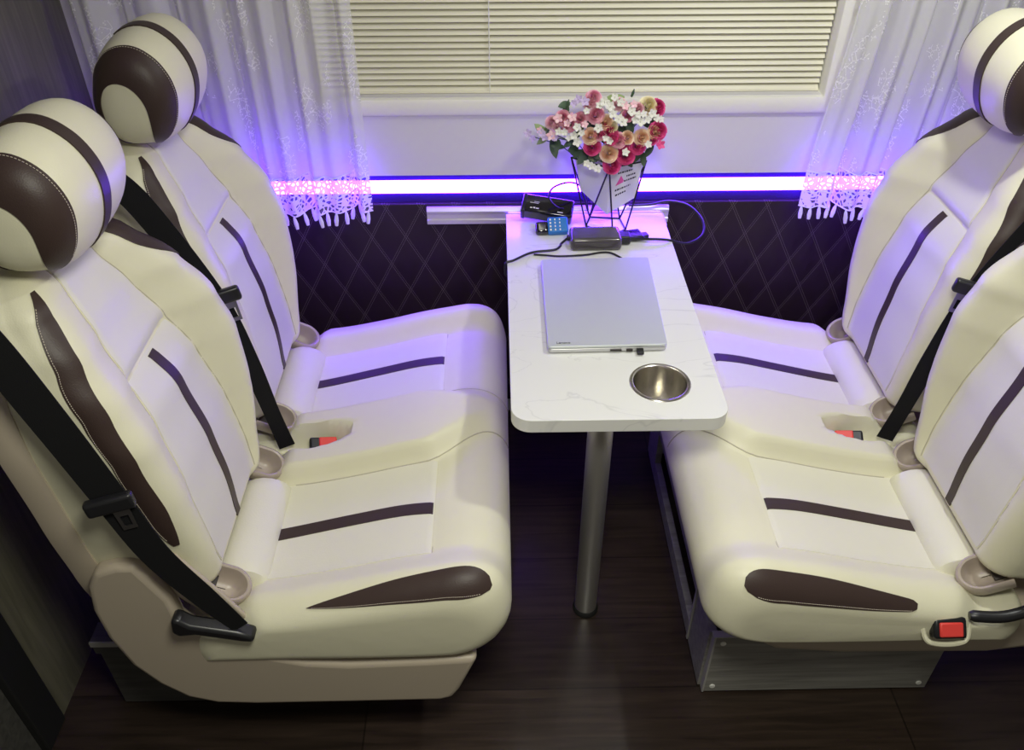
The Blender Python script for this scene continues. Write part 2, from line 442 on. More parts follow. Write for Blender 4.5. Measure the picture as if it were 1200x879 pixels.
def back(q, v, yc, off=0.0, groove=True):
    def S(q, v):
        if v <= .9: z = ZB+(ZT-RT-ZB)*v/.9; ins = 0
        else:
            a = (v-.9)/.1*pi/2; z = ZT-RT+RT*sin(a); ins = RT*(1-cos(a))
        if v < .05:
            a = (1-v/.05)*pi/2; ins = .03*(1-cos(a)); z += 0
        zz = min(z, ZT)
        w = interp(T_W, zz); xc = interp(T_X, zz); xr = interp(T_R, zz)
        sgn = 1 if q >= 0 else -1; u = abs(q)
        B = interp(T_BF if sgn > 0 else T_BN, zz)
        R = min(.05, w*.3); Rr = .035; u0 = .78
        qs = lin(T_Q, zz)
        xf = xc+B*sstep(qs-.08, u0+.01, min(u, u0))/max(1e-6, sstep(qs-.08, u0+.01, u0))
        xfe = xc+B
        if groove:
            xf -= .005*math.exp(-((u-qs)/.028)**2)*sstep(.50, .56, z)
            if u < qs+.05: xf -= .007*math.exp(-((z-.917)/.010)**2)*(1-sstep(qs-.05, qs+.03, u))
            xf += .009*(1-(u/qs)**2)*sstep(.52, .65, z)*(1-sstep(.86, .915, z)) if u < qs else 0
        if u <= u0: y = u/u0*(w-R); x = xf
        elif u <= 1: a = (u-u0)/(1-u0)*pi/2; y = w-R+R*sin(a); x = xf-R*(1-cos(a))
        elif u <= 1.6: tt = (u-1)/.6; y = w+.006*sin(pi*tt); x = xfe-R+(xr+Rr-(xfe-R))*tt
        elif u <= 1.75: a = (u-1.6)/.15*pi/2; y = w-Rr+Rr*cos(a); x = xr+Rr*(1-sin(a))
        else: tt = (u-1.75)/.25; y = (w-Rr)*(1-tt); x = xr
        if ins:
            xm = (xc+xr)/2; th = (xc-xr)/2
            y *= 1-ins/w; x = xm+(x-xm)*(1-ins/th)
        return Vector((x+BSH, yc+sgn*y, z))
    p = S(q, v)
    if off:
        e = .004
        n = (S(q+e, v)-S(q-e, v)).cross(S(q, min(1, v+e))-S(q, max(0, v-e)))
        if n.length > 1e-12:
            n.normalize()
            p = p+n*off*(1 if True else -1)
    return p
def v_of(z): return (z-ZB)/(ZT-RT-ZB)*.9
def patch(fn, nu, nv, off, skirt=-.003):
    """grid patch lifted off a surface, its rim tucked back into it; fn(a,b,off), a,b in 0..1"""
    g = G(); A = [-1]+list(range(nu))+[nu]; Bq = [-1]+list(range(nv))+[nv]
    pts = []
    for i in A:
        for j in Bq:
            rim = i in (-1, nu) or j in (-1, nv)
            a = max(0, min(nu-1, i))/(nu-1); b = max(0, min(nv-1, j))/(nv-1)
            pts.append(fn(a, b, skirt if rim else off))
    g.grid(pts, nu+2, nv+2)
    return g
def dashes(fn, n, r=.00055, duty=.6):
    g = G()
    for i in range(n):
        a = Vector(fn(i/n)); b = Vector(fn((i+duty)/n)); g.tube([a, b], r, 5)
    return g

# seat cushion: side profile swept along the bench
PROF = [(-.605, .32), (-.610, .36), (-.600, .425), (-.570, .436), (-.52, .436), (-.475, .438), (-.40, .449), (-.30, .472), (-.20, .499), (-.128, .514),
        (-.075, .523), (-.035, .517), (-.005, .496), (.012, .468), (.016, .440), (.009, .405), (-.010, .370), (-.038, .345), (-.085, .328), (-.25, .322), (-.45, .325)]
PP = smooth_path([(a, b, 0) for a, b in PROF], 6)
NPP = len(PP)-1
def prof_at(p):
    f = max(0, min(1, p))*NPP; i = min(int(f), NPP-1); t = f-i
    q = PP[i].lerp(PP[i+1], t); return q.x, q.y
def p_of(x):                       # profile parameter on the top for a given x
    lo, hi = 3*6/NPP, 13*6/NPP
    for _ in range(40):
        m = (lo+hi)/2
        if prof_at(m)[0] < x: lo = m
        else: hi = m
    return lo
Y0, Y1, RE = .925, 1.885, .065
def seat(p, r, off=0.0):
    def S(p, r):
        if r < 1: a = r*pi/2; y = Y0+RE*(1-cos(a)); ins = RE*(1-sin(a))
        elif r <= 2: y = Y0+RE+(Y1-Y0-2*RE)*(r-1); ins = 0
        else: a = (3-r)*pi/2; y = Y1-RE*(1-cos(a)); ins = RE*(1-sin(a))
        x, z = prof_at(p)
        top = sstep(2.5*6/NPP, 4*6/NPP, p)*(1-sstep(11.5*6/NPP, 14*6/NPP, p))
        b = 0
        b += .030*(1-sstep(.98, 1.06, y))
        b += .034*sstep(1.755, 1.825, y)
        half = .100-.045*sstep(-.16, .0, x)
        cy = 1.410+.045*sstep(-.16, .0, x)
        sf = .03*sstep(-.20, -.06, x)
        b += .044*(1-sstep(half-.016-sf, half+.010+sf*.7, abs(y-cy)))*(1-.65*sstep(-.16, .0, x))
        b *= sstep(-.52, -.46, x)
        # tuck seams
        b -= .004*math.exp(-((x+.134)/.006)**2)*(abs(y-1.17) < .13 or abs(y-1.645) < .125)
        b -= .062*sstep(.052, .030, 1) if False else 0
        d = sqrt(((x+.425)/.085)**2+((y-1.413)/.040)**2)
        b -= .065*(1-sstep(.66, 1.10, d))
        z += b*top
        if RIGHT and z < .43: z = .43-(.43-z)*.62
        if ins:
            cx, cz = -.29, .405
            x = cx+(x-cx)*(1-ins/.31); z = cz+(z-cz)*(1-ins/.125)
        return Vector((x, y, z))
    q = S(p, r)
    if off:
        e = .003
        n = (S(p+e, r)-S(p-e, r)).cross(S(p, min(3, r+e*3))-S(p, max(0, r-e*3)))
        if n.length > 1e-12:
            n.normalize(); q = q+n*off
    return q
def r_of(y): return 1+(y-Y0-RE)/(Y1-Y0-2*RE)

# headrest: profile in x-z, superellipse across
HP = [(-.622, 1.120), (-.598, 1.150), (-.583, 1.190), (-.578, 1.232), (-.587, 1.275), (-.610, 1.312), (-.645, 1.334), (-.685, 1.330), (-.722, 1.298), (-.744, 1.245), (-.752, 1.185), (-.742, 1.135), (-.715, 1.113), (-.665, 1.108)]
HP = [(x, 1.222+(z-1.222)*.90) for x, z in HP]
HC = Vector((-.664, 1.220)); HW = .138; HN = 3.3
HA = sorted([(math.atan2(z-HC.y, x-HC.x), sqrt((x-HC.x)**2+(z-HC.y)**2)) for x, z in HP])
def h_r(th):
    th = (th+pi) % (2*pi)-pi; n = len(HA)
    for i in range(n):
        a0 = HA[i]; a1 = HA[(i+1) % n]; b1 = a1[0]+(2*pi if i == n-1 else 0); tt = th+(2*pi if i == n-1 and th < a0[0] else 0)
        if a0[0] <= tt <= b1:
            am = HA[i-1]; an = HA[(i+2) % n]; t = (tt-a0[0])/(b1-a0[0])
            return .5*(2*a0[1]+(a1[1]-am[1])*t+(2*am[1]-5*a0[1]+4*a1[1]-an[1])*t*t+(3*a0[1]-am[1]-3*a1[1]+an[1])*t**3)
    return HA[0][1]
def head_yt(th, phi, yc, off=0):
    """phi -pi/2..pi/2 from near end to far end"""
    s = sin(phi); c = cos(phi); k = 2/HN
    y = HW*math.copysign(abs(s)**k, s); rho = abs(c)**k
    R = h_r(th)*rho
    p = Vector((HC.x+HSH+R*cos(th), yc+y, HC.y+HDZ+R*sin(th)))
    if off: p += Vector((cos(th)*rho, math.copysign(abs(s)**4, s), sin(th)*rho)).normalized()*off
    return p
def head_xz(x, z, yc, side=-1, off=0):
    dx, dz = x-HC.x, z-HC.y; th = math.atan2(dz, dx); rho = min(.999, sqrt(dx*dx+dz*dz)/h_r(th))
    y = HW*(1-rho**HN)**(1/HN)
    n = Vector((cos(th)*rho**(HN-1)/h_r(th), side*(y/HW)**(HN-1)/HW, sin(th)*rho**(HN-1)/h_r(th))).normalized()
    return Vector((x+HSH, yc+side*y, z+HDZ))+n*off

def ribbon(path, widths, wdir, th=.0016):
    P = smooth_path(path, 8); n = len(P); pts = []
    Wd = smooth_path([(w, 0, 0) for w in widths], 8) if isinstance(widths, (list, tuple)) else None
    for i, p in enumerate(P):
        t = (P[min(i+1, n-1)]-P[max(i-1, 0)]).normalized()
        nrm = Vector(wdir).normalized(); side = t.cross(nrm).normalized(); nn = side.cross(t).normalized()
        w = Wd[i].x if Wd else widths
        for a, b in ((-1, -1), (-1, 1), (1, 1), (1, -1)): pts.append(p+side*a*w/2+nn*b*th/2)
    g = G(); o = g.grid(pts, n, 4, cv=True); g.f.append((o+3, o+2, o+1, o)); g.f.append((o+(n-1)*4, o+(n-1)*4+1, o+(n-1)*4+2, o+(n-1)*4+3))
    return g

def frame_mat(origin, ex, ez):
    ez = Vector(ez).normalized(); ex = Vector(ex); ex = (ex-ez*ex.dot(ez)).normalized(); ey = ez.cross(ex)
    m = Matrix.Identity(4)
    for i in range(3): m[i][0] = ex[i]; m[i][1] = ey[i]; m[i][2] = ez[i]; m[i][3] = origin[i]
    return m

def scoop(R=.037, L_=.040):
    """arched child-seat anchor surround: D-shaped rim with a hollow that runs under the backrest"""
    g = G(); nt, nr = 20, 9; pts = []
    prof = [(0.02, -.034), (.30, -.033), (.52, -.026), (.66, -.008), (.76, .004), (.86, .006), (.95, .003), (1.0, -.006), (1.0, -.022)]
    for i in range(nt+1):
        th = -pi/2+pi*i/nt
        for (r, h) in prof:
            pts.append((R*.95*r*cos(th)*1.25, R*r*sin(th), h))
    g.grid(pts, nt+1, len(prof))
    # straight sides running back from the arch
    for sgn in (-1, 1):
        pts = []
        for k in range(4):
            for (r, h) in prof: pts.append((-.016*k, sgn*R*r, h-.001*k))
        g.grid(pts, 4, len(prof))
    return g
def place(g, m):
    h = G(); h.add([m @ Vector(p) for p in g.v], g.f); return h

def rounded_box_g(sx, sy, sz, m):
    return G().box(-sx/2, sx/2, -sy/2, sy/2, -sz/2, sz/2, m)

def build_bench(side):
    global RIGHT
    left = side == 'left'; RIGHT = not left
    MIR = .393
    xf = None if left else (lambda p: (MIR-p[0], p[1], p[2]))
    base = (-.38, 1.405, 0.0) if left else (MIR+.38, 1.405, 0.0)
    base = Vector(base)
    t = Thing('bench_seat', base, 'two-seat cream leather bench left of the table, with a beige plastic side skirt' if left
              else 'two-seat cream leather bench right of the table, on a screwed grey board box', 'bench seat', 'facing cream bench seats', xf, not left)
    # ---- cushion
    rs = [0, .12, .25, .4, .55, .7, .85]+[1+k/150 for k in range(151)]+[2.15, 2.3, 2.45, 2.6, 2.75, 2.88, 3]
    g = G(); pts = []
    for r in rs:
        for k in range(NPP): pts.append(seat(k/NPP, r))
    o = g.grid(pts, len(rs), NPP, cv=True)
    g.f.append(tuple(o+k for k in range(NPP))); g.f.append(tuple(o+(len(rs)-1)*NPP+k for k in range(NPP))[::-1])
    cu = t.part('seat_cushion', g, 'cream')
    for (ya, yb) in ((1.045, 1.298), (1.525, 1.765)):
        pa, pb = p_of(-.466), p_of(-.137)
        t.part('center_panel', patch(lambda a, b, off: seat(pa+(pb-pa)*a, r_of(ya+(yb-ya)*b), off), 40, 22, .0012), 'seatpanel', cu)
        yc = (1.157, 1.648)[0 if ya < 1.3 else 1]
        t.part('trim_stripe', patch(lambda a, b, off: seat(p_of(-.466)+(p_of(-.139)-p_of(-.466))*a, r_of(yc+.030*(b-.5)+.012*sin(a*pi*.9)), off), 40, 4, .0026), 'brown', cu, label='dark brown stripe')
        # seams
        ln = [seat(p_of(-.134), r_of(ya+(yb-ya)*k/12), .0008) for k in range(13)]
        t.part('seam', G().tube(ln, .0013, 6), 'seam', cu)
    for (f0) in (1, -1):
        ln = []
        for k in range(26):
            p = p_of(-.45)+(p_of(.012)+.02-p_of(-.45))*k/25; x = prof_at(p)[0]
            half = .100-.045*sstep(-.16, .0, x); cy = 1.410+.045*sstep(-.16, .0, x)
            ln.append(seat(p, r_of(cy-f0*(half+.010)), .0006))
        t.part('seam', G().tube(ln, .0013, 6), 'seam', cu)
    # brown lens inlay along the near rim
    if left: xa, xb, ra, rb = -.365, -.014, .30, .86
    else: xa, xb, ra, rb = -.378, -.030, .16, .72
    def lens(a, b, off):
        x = xa+(xb-xa)*a
        wid = (sin(min(1, a*1.05)*pi*.5)**.8)*sqrt(max(.02, 1-(max(0, a-.84)/.16)**2.2))
        if not left: wid = (sin(min(1, .22+a*1.05)*pi*.5)**.8)*sqrt(max(.03, 1-(max(0, a-.86)/.14)**2.2))*sqrt(max(.25, 1-(max(0, .04-a)/.04)**2))
        mid = ra+(rb-ra)*(.50+.12*a)
        r = mid+(rb-ra)*wid*(b-.5)
        return seat(p_of(x), r, off)
    ib = t.part('side_inlay', patch(lens, 40, 8, .0022), 'brown', cu, label='dark brown lens-shaped inlay')
    t.part('stitching', dashes(lambda s: lens(.03+.94*s, .08, .0026), 100), 'stitch', cu)
    # ---- backrests
    global BSH, HDZ, HSH
    BSH = 0.0 if left else .018; HSH = 0.0 if left else .034
    for i, yc in enumerate(YC):
        HDZ = (0.0, -.006)[i]
        vs = [0, .01, .02, .035, .05]+[.05+.85*k/72 for k in range(1, 73)]+[.915, .93, .945, .96, .975, .99, 1.0]
        qs = [-1.0+2*k/72 for k in range(73)]
        qs = [-2+.25/3*k for k in range(3)]+[-1.75, -1.7, -1.65, -1.6]+[-1.6+.6*k/8 for k in range(1, 8)]+qs+[1+.6*k/8 for k in range(1, 8)]+[1.6, 1.65, 1.7, 1.75]+[1.75+.25/3*k for k in range(1, 3)]
        g = G(); pts = []
        for v in vs:
            for q in qs: pts.append(back(q, v, yc))
        o = g.grid(pts, len(vs), len(qs), cv=True)
        g.f.append(tuple(o+k for k in range(len(qs)))[::-1]); g.f.append(tuple(o+(len(vs)-1)*len(qs)+k for k in range(len(qs))))
        bk = t.part('backrest', g, 'cream')
        t.part('lower_panel', patch(lambda a, b, off: (lambda v: back((2*a-1)*(lin(T_Q, ZB+v/.9*(ZT-RT-ZB))-.02), v, yc, off))(.06+(v_of(.9135)-.06)*b), 34, 40, .0012), 'panel', bk)
        t.part('upper_panel', patch(lambda a, b, off: (lambda v: back((2*a-1)*(lin(T_Q, min(ZT-RT, ZB+v/.9*(ZT-RT-ZB)))-.02), v, yc, off))(v_of(.9205)+(.985-v_of(.9205))*b), 30, 24, .0012), 'panel', bk)
        t.part('trim_stripe', patch(lambda a, b, off: back(-.062+.115*a, .05+(v_of(.908)-.05)*b, yc, off), 5, 40, .0026), 'brown', bk, label='dark brown stripe')
        for sg in (-1, 1):
            ln = [(lambda v: back(sg*lin(T_Q, min(ZT-RT, ZB+v/.9*(ZT-RT-ZB))), v, yc, .0003))(.06+(.95-.06)*k/40) for k in range(41)]
            t.part('seam', G().tube(ln, .0012, 6), 'seam', bk)
        # long brown inlay on the near bolster
        def inl(a, b, off):
            v = v_of(.645)+(.948-v_of(.645))*b
            cq = -.94+.10*b-.065*sin(pi*b)
            wq = .088*max(.0, 1-(abs(b-.50)/.51)**5.0)+.02
            return back(cq+wq*(a-.5), v, yc, off)
        t.part('side_inlay', patch(inl, 9, 50, .0024), 'brown', bk, label='dark brown curved inlay')
        t.part('stitching', dashes(lambda s: inl(.08, .04+.92*s, .0026), 130), 'stitch', bk)
        # brown shoulder on the far side
        def sho(a, b, off):
            z = .70+(1.0-.70)*b; v = .9*b*.0+(v_of(.72)+(.93-v_of(.72))*b)
            w = .10+.34*sstep(.15, .95, b)
            q0 = 1.12-.44*sstep(.45, 1.0, b)
            return back(q0+w*a*1.0, v, yc, off)
        t.part('shoulder_inlay', patch(sho, 9, 40, .0024), 'brown', bk, label='dark brown shoulder inlay')
        # moulded shell on the rear
        g = G(); pts = []
        zs = [.49+.60*k/20 for k in range(21)]
        for z in zs:
            w = interp(T_W, z)+.004; xr = interp(T_R, z); dx = -.012*sstep(.6, .5, z) if False else 0
            sec = [(xr+.040, -w), (xr+.02, -w-.006), (xr-.012, -w), (xr-.024, -w+.03), (xr-.028, 0), (xr-.024, w-.03), (xr-.012, w), (xr+.02, w+.006), (xr+.040, w)]
            pts += [(a+BSH, yc+b, z) for a, b in sec]
        o = g.grid(pts, len(zs), 9, cv=True); g.f.append(tuple(o+k for k in range(9))); g.f.append(tuple(o+20*9+k for k in range(9)))
        t.part('back_shell', g, 'beige', bk)
        # ---- headrest
        g = G(); pts = []; nph = 26; nth = 56
        phs = [-pi/2+pi*k/nph for k in range(1, nph)]
        for ph in phs:
            # even spacing in arc: bias towards the rims
            for k in range(nth): pts.append(head_yt(2*pi*k/nth, ph, yc))
        o = g.grid(pts, len(phs), nth, cv=True)
        e = len(g.v); g.v += [head_yt(0, -pi/2, yc), head_yt(0, pi/2, yc)]
        for k in range(nth):
            g.f.append((e, o+(k+1) % nth, o+k)); b0 = o+(len(phs)-1)*nth; g.f.append((e+1, b0+k, b0+(k+1) % nth))
        hd = t.part('headrest', g, 'cream')
        def st(a, b, off):
            y = -.026+.026*a; s = math.copysign((abs(y)/HW)**(HN/2), y); ph = math.asin(max(-1, min(1, s)))
            return head_yt(-2.0+.2+(3.9)*b-.1, ph, yc, off)
        t.part('trim_stripe', patch(st, 4, 60, .0022), 'brown', hd, label='dark brown stripe over the top')
        for sd in (-1, 1):
            def arch(a, b, off):
                # outer curve: profile scaled; inner: inverted U
                ang = radians(-62+302*b)
                ro = (.875 if sd < 0 else .76)*h_r(ang); xo, zo = HC.x+ro*cos(ang), HC.y+ro*sin(ang)
                ci = Vector((-.677, 1.202)); u = -70+320*b
                ia = radians(u); xi = ci.x+.042*cos(ia); zi = ci.y+(.054*sin(ia) if sin(ia) > 0 else .090*sin(ia))
                k = a
                return head_xz(xi+(xo-xi)*k, zi+(zo-zi)*k, yc, sd, off)
            t.part('side_inlay', patch(arch, 12, 60, .002), 'brown', hd, label='dark brown arch-shaped inlay')
            if sd < 0: t.part('stitching', dashes(lambda s: arch(.965, .05+.90*s, .0024), 90, .0005), 'stitch', hd)
        for dy in (-.06, .06):
            t.part('headrest_post', G().tube([(-.715+BSH, yc+dy, 1.05), (-.705+HSH, yc+dy, 1.14)], .006, 10), 'steel', hd)
        # ---- lumbar roll between seat and back
        ya, yb = yc-.132, yc+.138
        g = G(); pts = []; n = 20
        for k in range(25):
            u = k/24; y = ya+(yb-ya)*u; e = sqrt(max(0, 1-((abs(u-.5)*2)**14)))*.7+.3
            for j in range(n): pts.append((-.512+.056*(.75+.25*e)*cos(2*pi*j/n), y, .436+.045*e*sin(2*pi*j/n)))
        o = g.grid(pts, 25, n, cv=True); g.f.append(tuple(o+j for j in range(n))[::-1]); g.f.append(tuple(o+24*n+j for j in range(n)))
        t.part('lumbar_roll', g, 'seatpanel')
        # ---- child-seat anchor surrounds at both ends of the roll
        for dy in (-.158, .168):
            m = frame_mat((-.514, yc+dy, .482), (1, 0, -.42), (.50, -.28, .82))
            ac = t.part('anchor_surround', place(scoop(), m), 'scoop', recalc=True)
            t.part('anchor_slot', rounded_box_g(.022, .034, .003, m @ Matrix.Translation((-.030, .002, -.026))), 'slot', ac, bevel=.001)
    # ---- belts
    def belt(path, width, nrm, hold, hdir, anchor=None):
        b = t.part('seat_belt', ribbon(path, width, nrm), 'web')
        hx = Vector(hold); d = Vector(hdir).normalized(); nn = Vector(nrm).normalized(); sd = d.cross(nn)
        m = Matrix.Identity(4)
        for i in range(3): m[i][0] = sd[i]; m[i][1] = nn[i]; m[i][2] = d[i]; m[i][3] = hx[i]
        t.part('tongue_holder', G().box(-.039, .035, -.012, .006, -.015, .015, m), 'blackp', b, bevel=.006, seg=3)
        # steel tongue with a window
        g = G(); o2 = .016; i2 = .008
        mt = m @ Matrix.Translation((-.012, -.004, .012))
        out = [(-.013, 0), (.013, 0), (.011, .048), (-.011, .048)]; inn = [(-.0065, .018), (.0065, .018), (.006, .040), (-.006, .040)]
        v = []
        for yy in (-.0012, .0012):
            v += [mt @ Vector((a, yy, bq)) for a, bq in out]+[mt @ Vector((a, yy, bq)) for a, bq in inn]
        fs = []
        for k in range(4):
            k2 = (k+1) % 4
            fs += [(k, k2, 4+k2, 4+k), (8+k, 12+k, 12+k2, 8+k2), (k, 8+k, 8+k2, k2), (4+k, 4+k2, 12+k2, 12+k)]
        g.add(v, fs)
        t.part('buckle_tongue', g, 'darksteel', b, smooth=False)
    if left:
        belt([(-.965, .965, 1.46), (-.85, .945, 1.32), (-.745, .930, 1.185), (-.695, .922, 1.115), (-.648, .916, .968), (-.606, .914, .805), (-.572, .914, .675), (-.520, .916, .560), (-.475, .918, .470)],
             [.056, .056, .056, .056, .055, .052, .049, .044, .030], (.25, -1, .05), (-.608, .903, .806), (.10, 0, -.99))
        t.part('belt_guide', G().box(-.988, -.952, .935, .995, 1.44, 1.48), 'blackp', bevel=.006)
    belt([(-.742, 1.400, 1.150), (-.680, 1.398, 1.108), (-.635, 1.402, 1.030), (-.560, 1.404, .850), (-.525, 1.405, .700), (-.503, 1.405, .560), (-.488, 1.41, .455)],
         [.048, .048, .048, .046, .040, .034, .036], (.35, -1, .1), (-.545, 1.390, .870), (.15, 0, -.98))
    t.part('belt_guide', G().box(-.775, -.725, 1.368, 1.432, 1.125, 1.165), 'blackp', bevel=.008)
    # ---- buckles
    m = frame_mat((-.408, 1.418, .452), (1, .1, .15), (.25, -.3, .9))
    bb = t.part('buckle', rounded_box_g(.062, .030, .022, m), 'blackp', bevel=.005)
    t.part('release_button', rounded_box_g(.040, .026, .008, m @ Matrix.Translation((.010, 0, .0105))), 'red', bb, bevel=.003, label='red release button')
    if not left:
        m = frame_mat((-.436, .925, .425), (1, 0, 0), (0, -.75, .66))
        bb = t.part('buckle', rounded_box_g(.062, .040, .026, m), 'blackp', bevel=.006)
        t.part('release_button', rounded_box_g(.044, .027, .010, m @ Matrix.Translation((.0, -.002, .012))), 'red', bb, bevel=.003, label='red release button')
        pth = [m @ Vector((sx, sy, -.006)) for sx, sy in ((-.045, .022), (-.040, -.020), (-.020, -.032), (.020, -.032), (.040, -.020), (.045, .022))]
        t.part('buckle_loop', G().tube(smooth_path(pth, 5), .005, 8), 'cream', bb)
    # ---- recline lever / belt anchor at the near end
    if left:
        t.part('belt_anchor', G().prism([(-.590, .505), (-.596, .470), (-.585, .458), (-.555, .462), (-.475, .440), (-.455, .438), (-.452, .452), (-.480, .466), (-.560, .488), (-.578, .507)], 'y', .905, .935), 'blackp', bevel=.006)
        # side skirt
        poly = [(-.630, .622), (-.665, .622), (-.705, .606), (-.726, .570), (-.738, .50), (-.735, .42), (-.715, .33), (-.680, .265), (-.635, .215), (-.58, .192), (-.50, .186),
                (-.30, .187), (-.13, .189), (-.105, .198), (-.090, .225), (-.050, .335), (-.16, .328), (-.30, .322), (-.38, .330), (-.44, .350), (-.50, .392), (-.565, .437), (-.588, .470), (-.592, .53)]
        t.part('side_skirt', G().prism(poly, 'y', .932, .968), 'beige', bevel=.012, seg=4)
        t.part('under_shell', G().box(-.70, -.11, .968, 1.87, .20, .31), 'beige', bevel=.01)
        # tilt bracket seen between the backrest and the skirt
        poly = [(-.60, .58), (-.590, .63), (-.565, .625), (-.51, .52), (-.475, .445), (-.50, .43), (-.55, .46), (-.590, .52)]
        t.part('hinge_cover', G().prism(poly, 'y', .952, .962), 'beige', bevel=.003)
    else:
        poly = [(-.78, .40), (-.74, .30), (-.68, .255), (-.60, .24), (-.30, .245), (-.16, .262), (-.09, .31), (-.07, .37), (-.3, .38), (-.6, .39)]
        t.part('under_shell', G().prism(poly, 'y', .985, 1.87), 'beige', bevel=.02, seg=4)
        t.part('recline_lever', G().tube(smooth_path([(-.47, .93, .452), (-.53, .92, .462), (-.60, .925, .49), (-.68, .93, .52)], 6), [.008]*1+[.011]*17+[.009], 10), 'blackp')
    return t
BL = build_bench('left')
BR = build_bench('right')

# ------------------------------------------------------------------ pedestals
t = Thing('seat_pedestal', (.71, 1.45, 0), 'grey laminate box with screws under the right bench', 'pedestal', 'board boxes carrying the benches')
t.part('front_board', G().box(.455, .965, 1.053, 1.071, .008, .212), 'board', smooth=False, bevel=.0015)
t.part('board_edge', G().box(.449, .970, 1.0535, 1.0705, .2122, .2145), 'boardedge', smooth=False)
# side board with a long opening
g = G()
for (ya, yb, za, zb) in ((1.072, 1.20, .004, .206), (1.20, 1.75, .004, .055), (1.20, 1.75, .17, .206), (1.75, 1.84, .004, .206)):
    g.box(.445, .463, ya, yb, za, zb)
t.part('side_board', g, 'board', smooth=False, bevel=.0015)
t.part('side_board', G().box(.955, .972, 1.072, 1.84, .004, .206), 'board', smooth=False)
t.part('rear_board', G().box(.446, .97, 1.842, 1.86, .004, .206), 'board', smooth=False)
t.part('edge_strip', G().box(.4505, .4548, 1.0515, 1.071, .008, .2125), 'boardedge', smooth=False)
t.part('edge_strip', G().box(.441, .4445, 1.19, 1.198, .01, .205), 'boardedge', smooth=False)
for x in (.472, .944):
    for z in (.030, .194):
        g = G(); c = []
        for k in range(12): c.append((x+.0065*cos(2*pi*k/12), z+.0065*sin(2*pi*k/12)))
        g.prism(c, 'y', 1.050, 1.0535)
        t.part('screw', g, 'cord', bevel=.001)
t = Thing('seat_pedestal', (-.55, 1.45, 0), 'shade-darkened grey board box half hidden behind the beige skirt of the left bench', 'pedestal', 'board boxes carrying the benches')  # its board colour carries the shade under the skirt
t.part('front_board', G().box(-.86, -.24, 1.053, 1.071, .004, .196), 'boardshade', smooth=False, bevel=.0015)
t.part('board_edge', G().box(-.868, -.74, 1.050, 1.10, .196, .240), 'boardshade', smooth=False, bevel=.0015)
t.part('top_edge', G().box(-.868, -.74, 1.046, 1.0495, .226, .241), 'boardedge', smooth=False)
t.part('side_board', G().box(-.868, -.85, 1.10, 1.84, .004, .196), 'boardshade', smooth=False)
t.part('side_board', G().box(-.258, -.24, 1.072, 1.84, .004, .196), 'boardshade', smooth=False)

# ------------------------------------------------------------------ table
TX0, TX1, TY0, TY1, TZ, TH = .0193, .436, 1.1867, 2.020, .72, .030
t = Thing('table', (.206, 1.29, 0), 'narrow white table with faint grey veins on one metal pole leg', 'table')
CX, CY, CR = .317, 1.297, .0555
def top_outline():
    r = .038; o = []
    for cx, cy, a0 in ((TX1-r, TY0+r, 270),):
        o += [(cx+r*cos(radians(a0+90*k/8)), cy+r*sin(radians(a0+90*k/8))) for k in range(9)]
    o += [(TX1-.006, TY1), (TX0+.006, TY1)]
    o = [(TX1-r+r*cos(radians(270+90*k/8)), TY0+r+r*sin(radians(270+90*k/8))) for k in range(9)]+[(TX1, TY1), (TX0, TY1)]
    o += [(TX0+r+r*cos(radians(180+90*k/8)), TY0+r+r*sin(radians(180+90*k/8))) for k in range(9)]
    return o
def slab(z0, z1):
    """tabletop with the cup hole cut: outer loop joined to hole loop by triangle fill"""
    bm = bmesh.new()
    def loop(pts):
        vs = [bm.verts.new((x, y, z1)) for x, y in pts]
        return [bm.edges.new((vs[i], vs[(i+1) % len(vs)])) for i in range(len(vs))]
    e = loop(top_outline())+loop([(CX+CR*cos(2*pi*k/40), CY+CR*sin(2*pi*k/40)) for k in range(40)])
    bmesh.ops.triangle_fill(bm, edges=e, use_beauty=True)
    r = bmesh.ops.extrude_face_region(bm, geom=bm.faces[:])
    bmesh.ops.translate(bm, verts=[v for v in r['geom'] if isinstance(v, bmesh.types.BMVert)], vec=(0, 0, z0-z1))
    bm.verts.index_update(); g = G()
    g.v = [tuple(v.co) for v in bm.verts]; g.f = [tuple(v.index for v in f.verts) for f in bm.faces]; bm.free(); return g
t.part('tabletop', slab(TZ-TH, TZ), 'top', bevel=.0025, angle=30)
cup = G()
n = 48; pr = [(CR-.001, -.004), (CR+.0055, -.0005), (CR+.0058, .0008), (CR+.0045, .0022), (CR+.0005, .0026), (CR-.002, .001), (CR-.0035, -.004), (CR-.005, -.080), (CR-.009, -.085), (.002, -.086)]
cup.lathe(pr, n, (CX, CY, TZ), close=False)
t.part('cup_holder', cup, 'chrome', label='round steel cup holder')
pole = t.part('pole_leg', G().lathe([(.0268, .012), (.0268, TZ-TH-.012)], 40, (.2055, 1.292, 0)), 'pole', label='satin metal pole')
t.part('foot_ring', G().lathe([(.0315, 0), (.0315, .008), (.0275, .013), (.0268, .013)], 40, (.2055, 1.292, 0)), 'blackrub', pole)
t.part('mount_plate', G().lathe([(.05, -.001), (.05, -.006), (.032, -.012), (.030, -.03)], 40, (.2055, 1.292, TZ-TH)), 'pole', pole)
t.part('wall_bracket', G().box(TX0+.005, TX1-.005, TY1-.002, 2.036, TZ-.016, TZ+.004).box(TX1-.03, TX1+.004, TY1-.06, 2.038, TZ-.028, TZ-.002), 'alu', smooth=False, bevel=.002, label='metal hook bracket at the wall end')

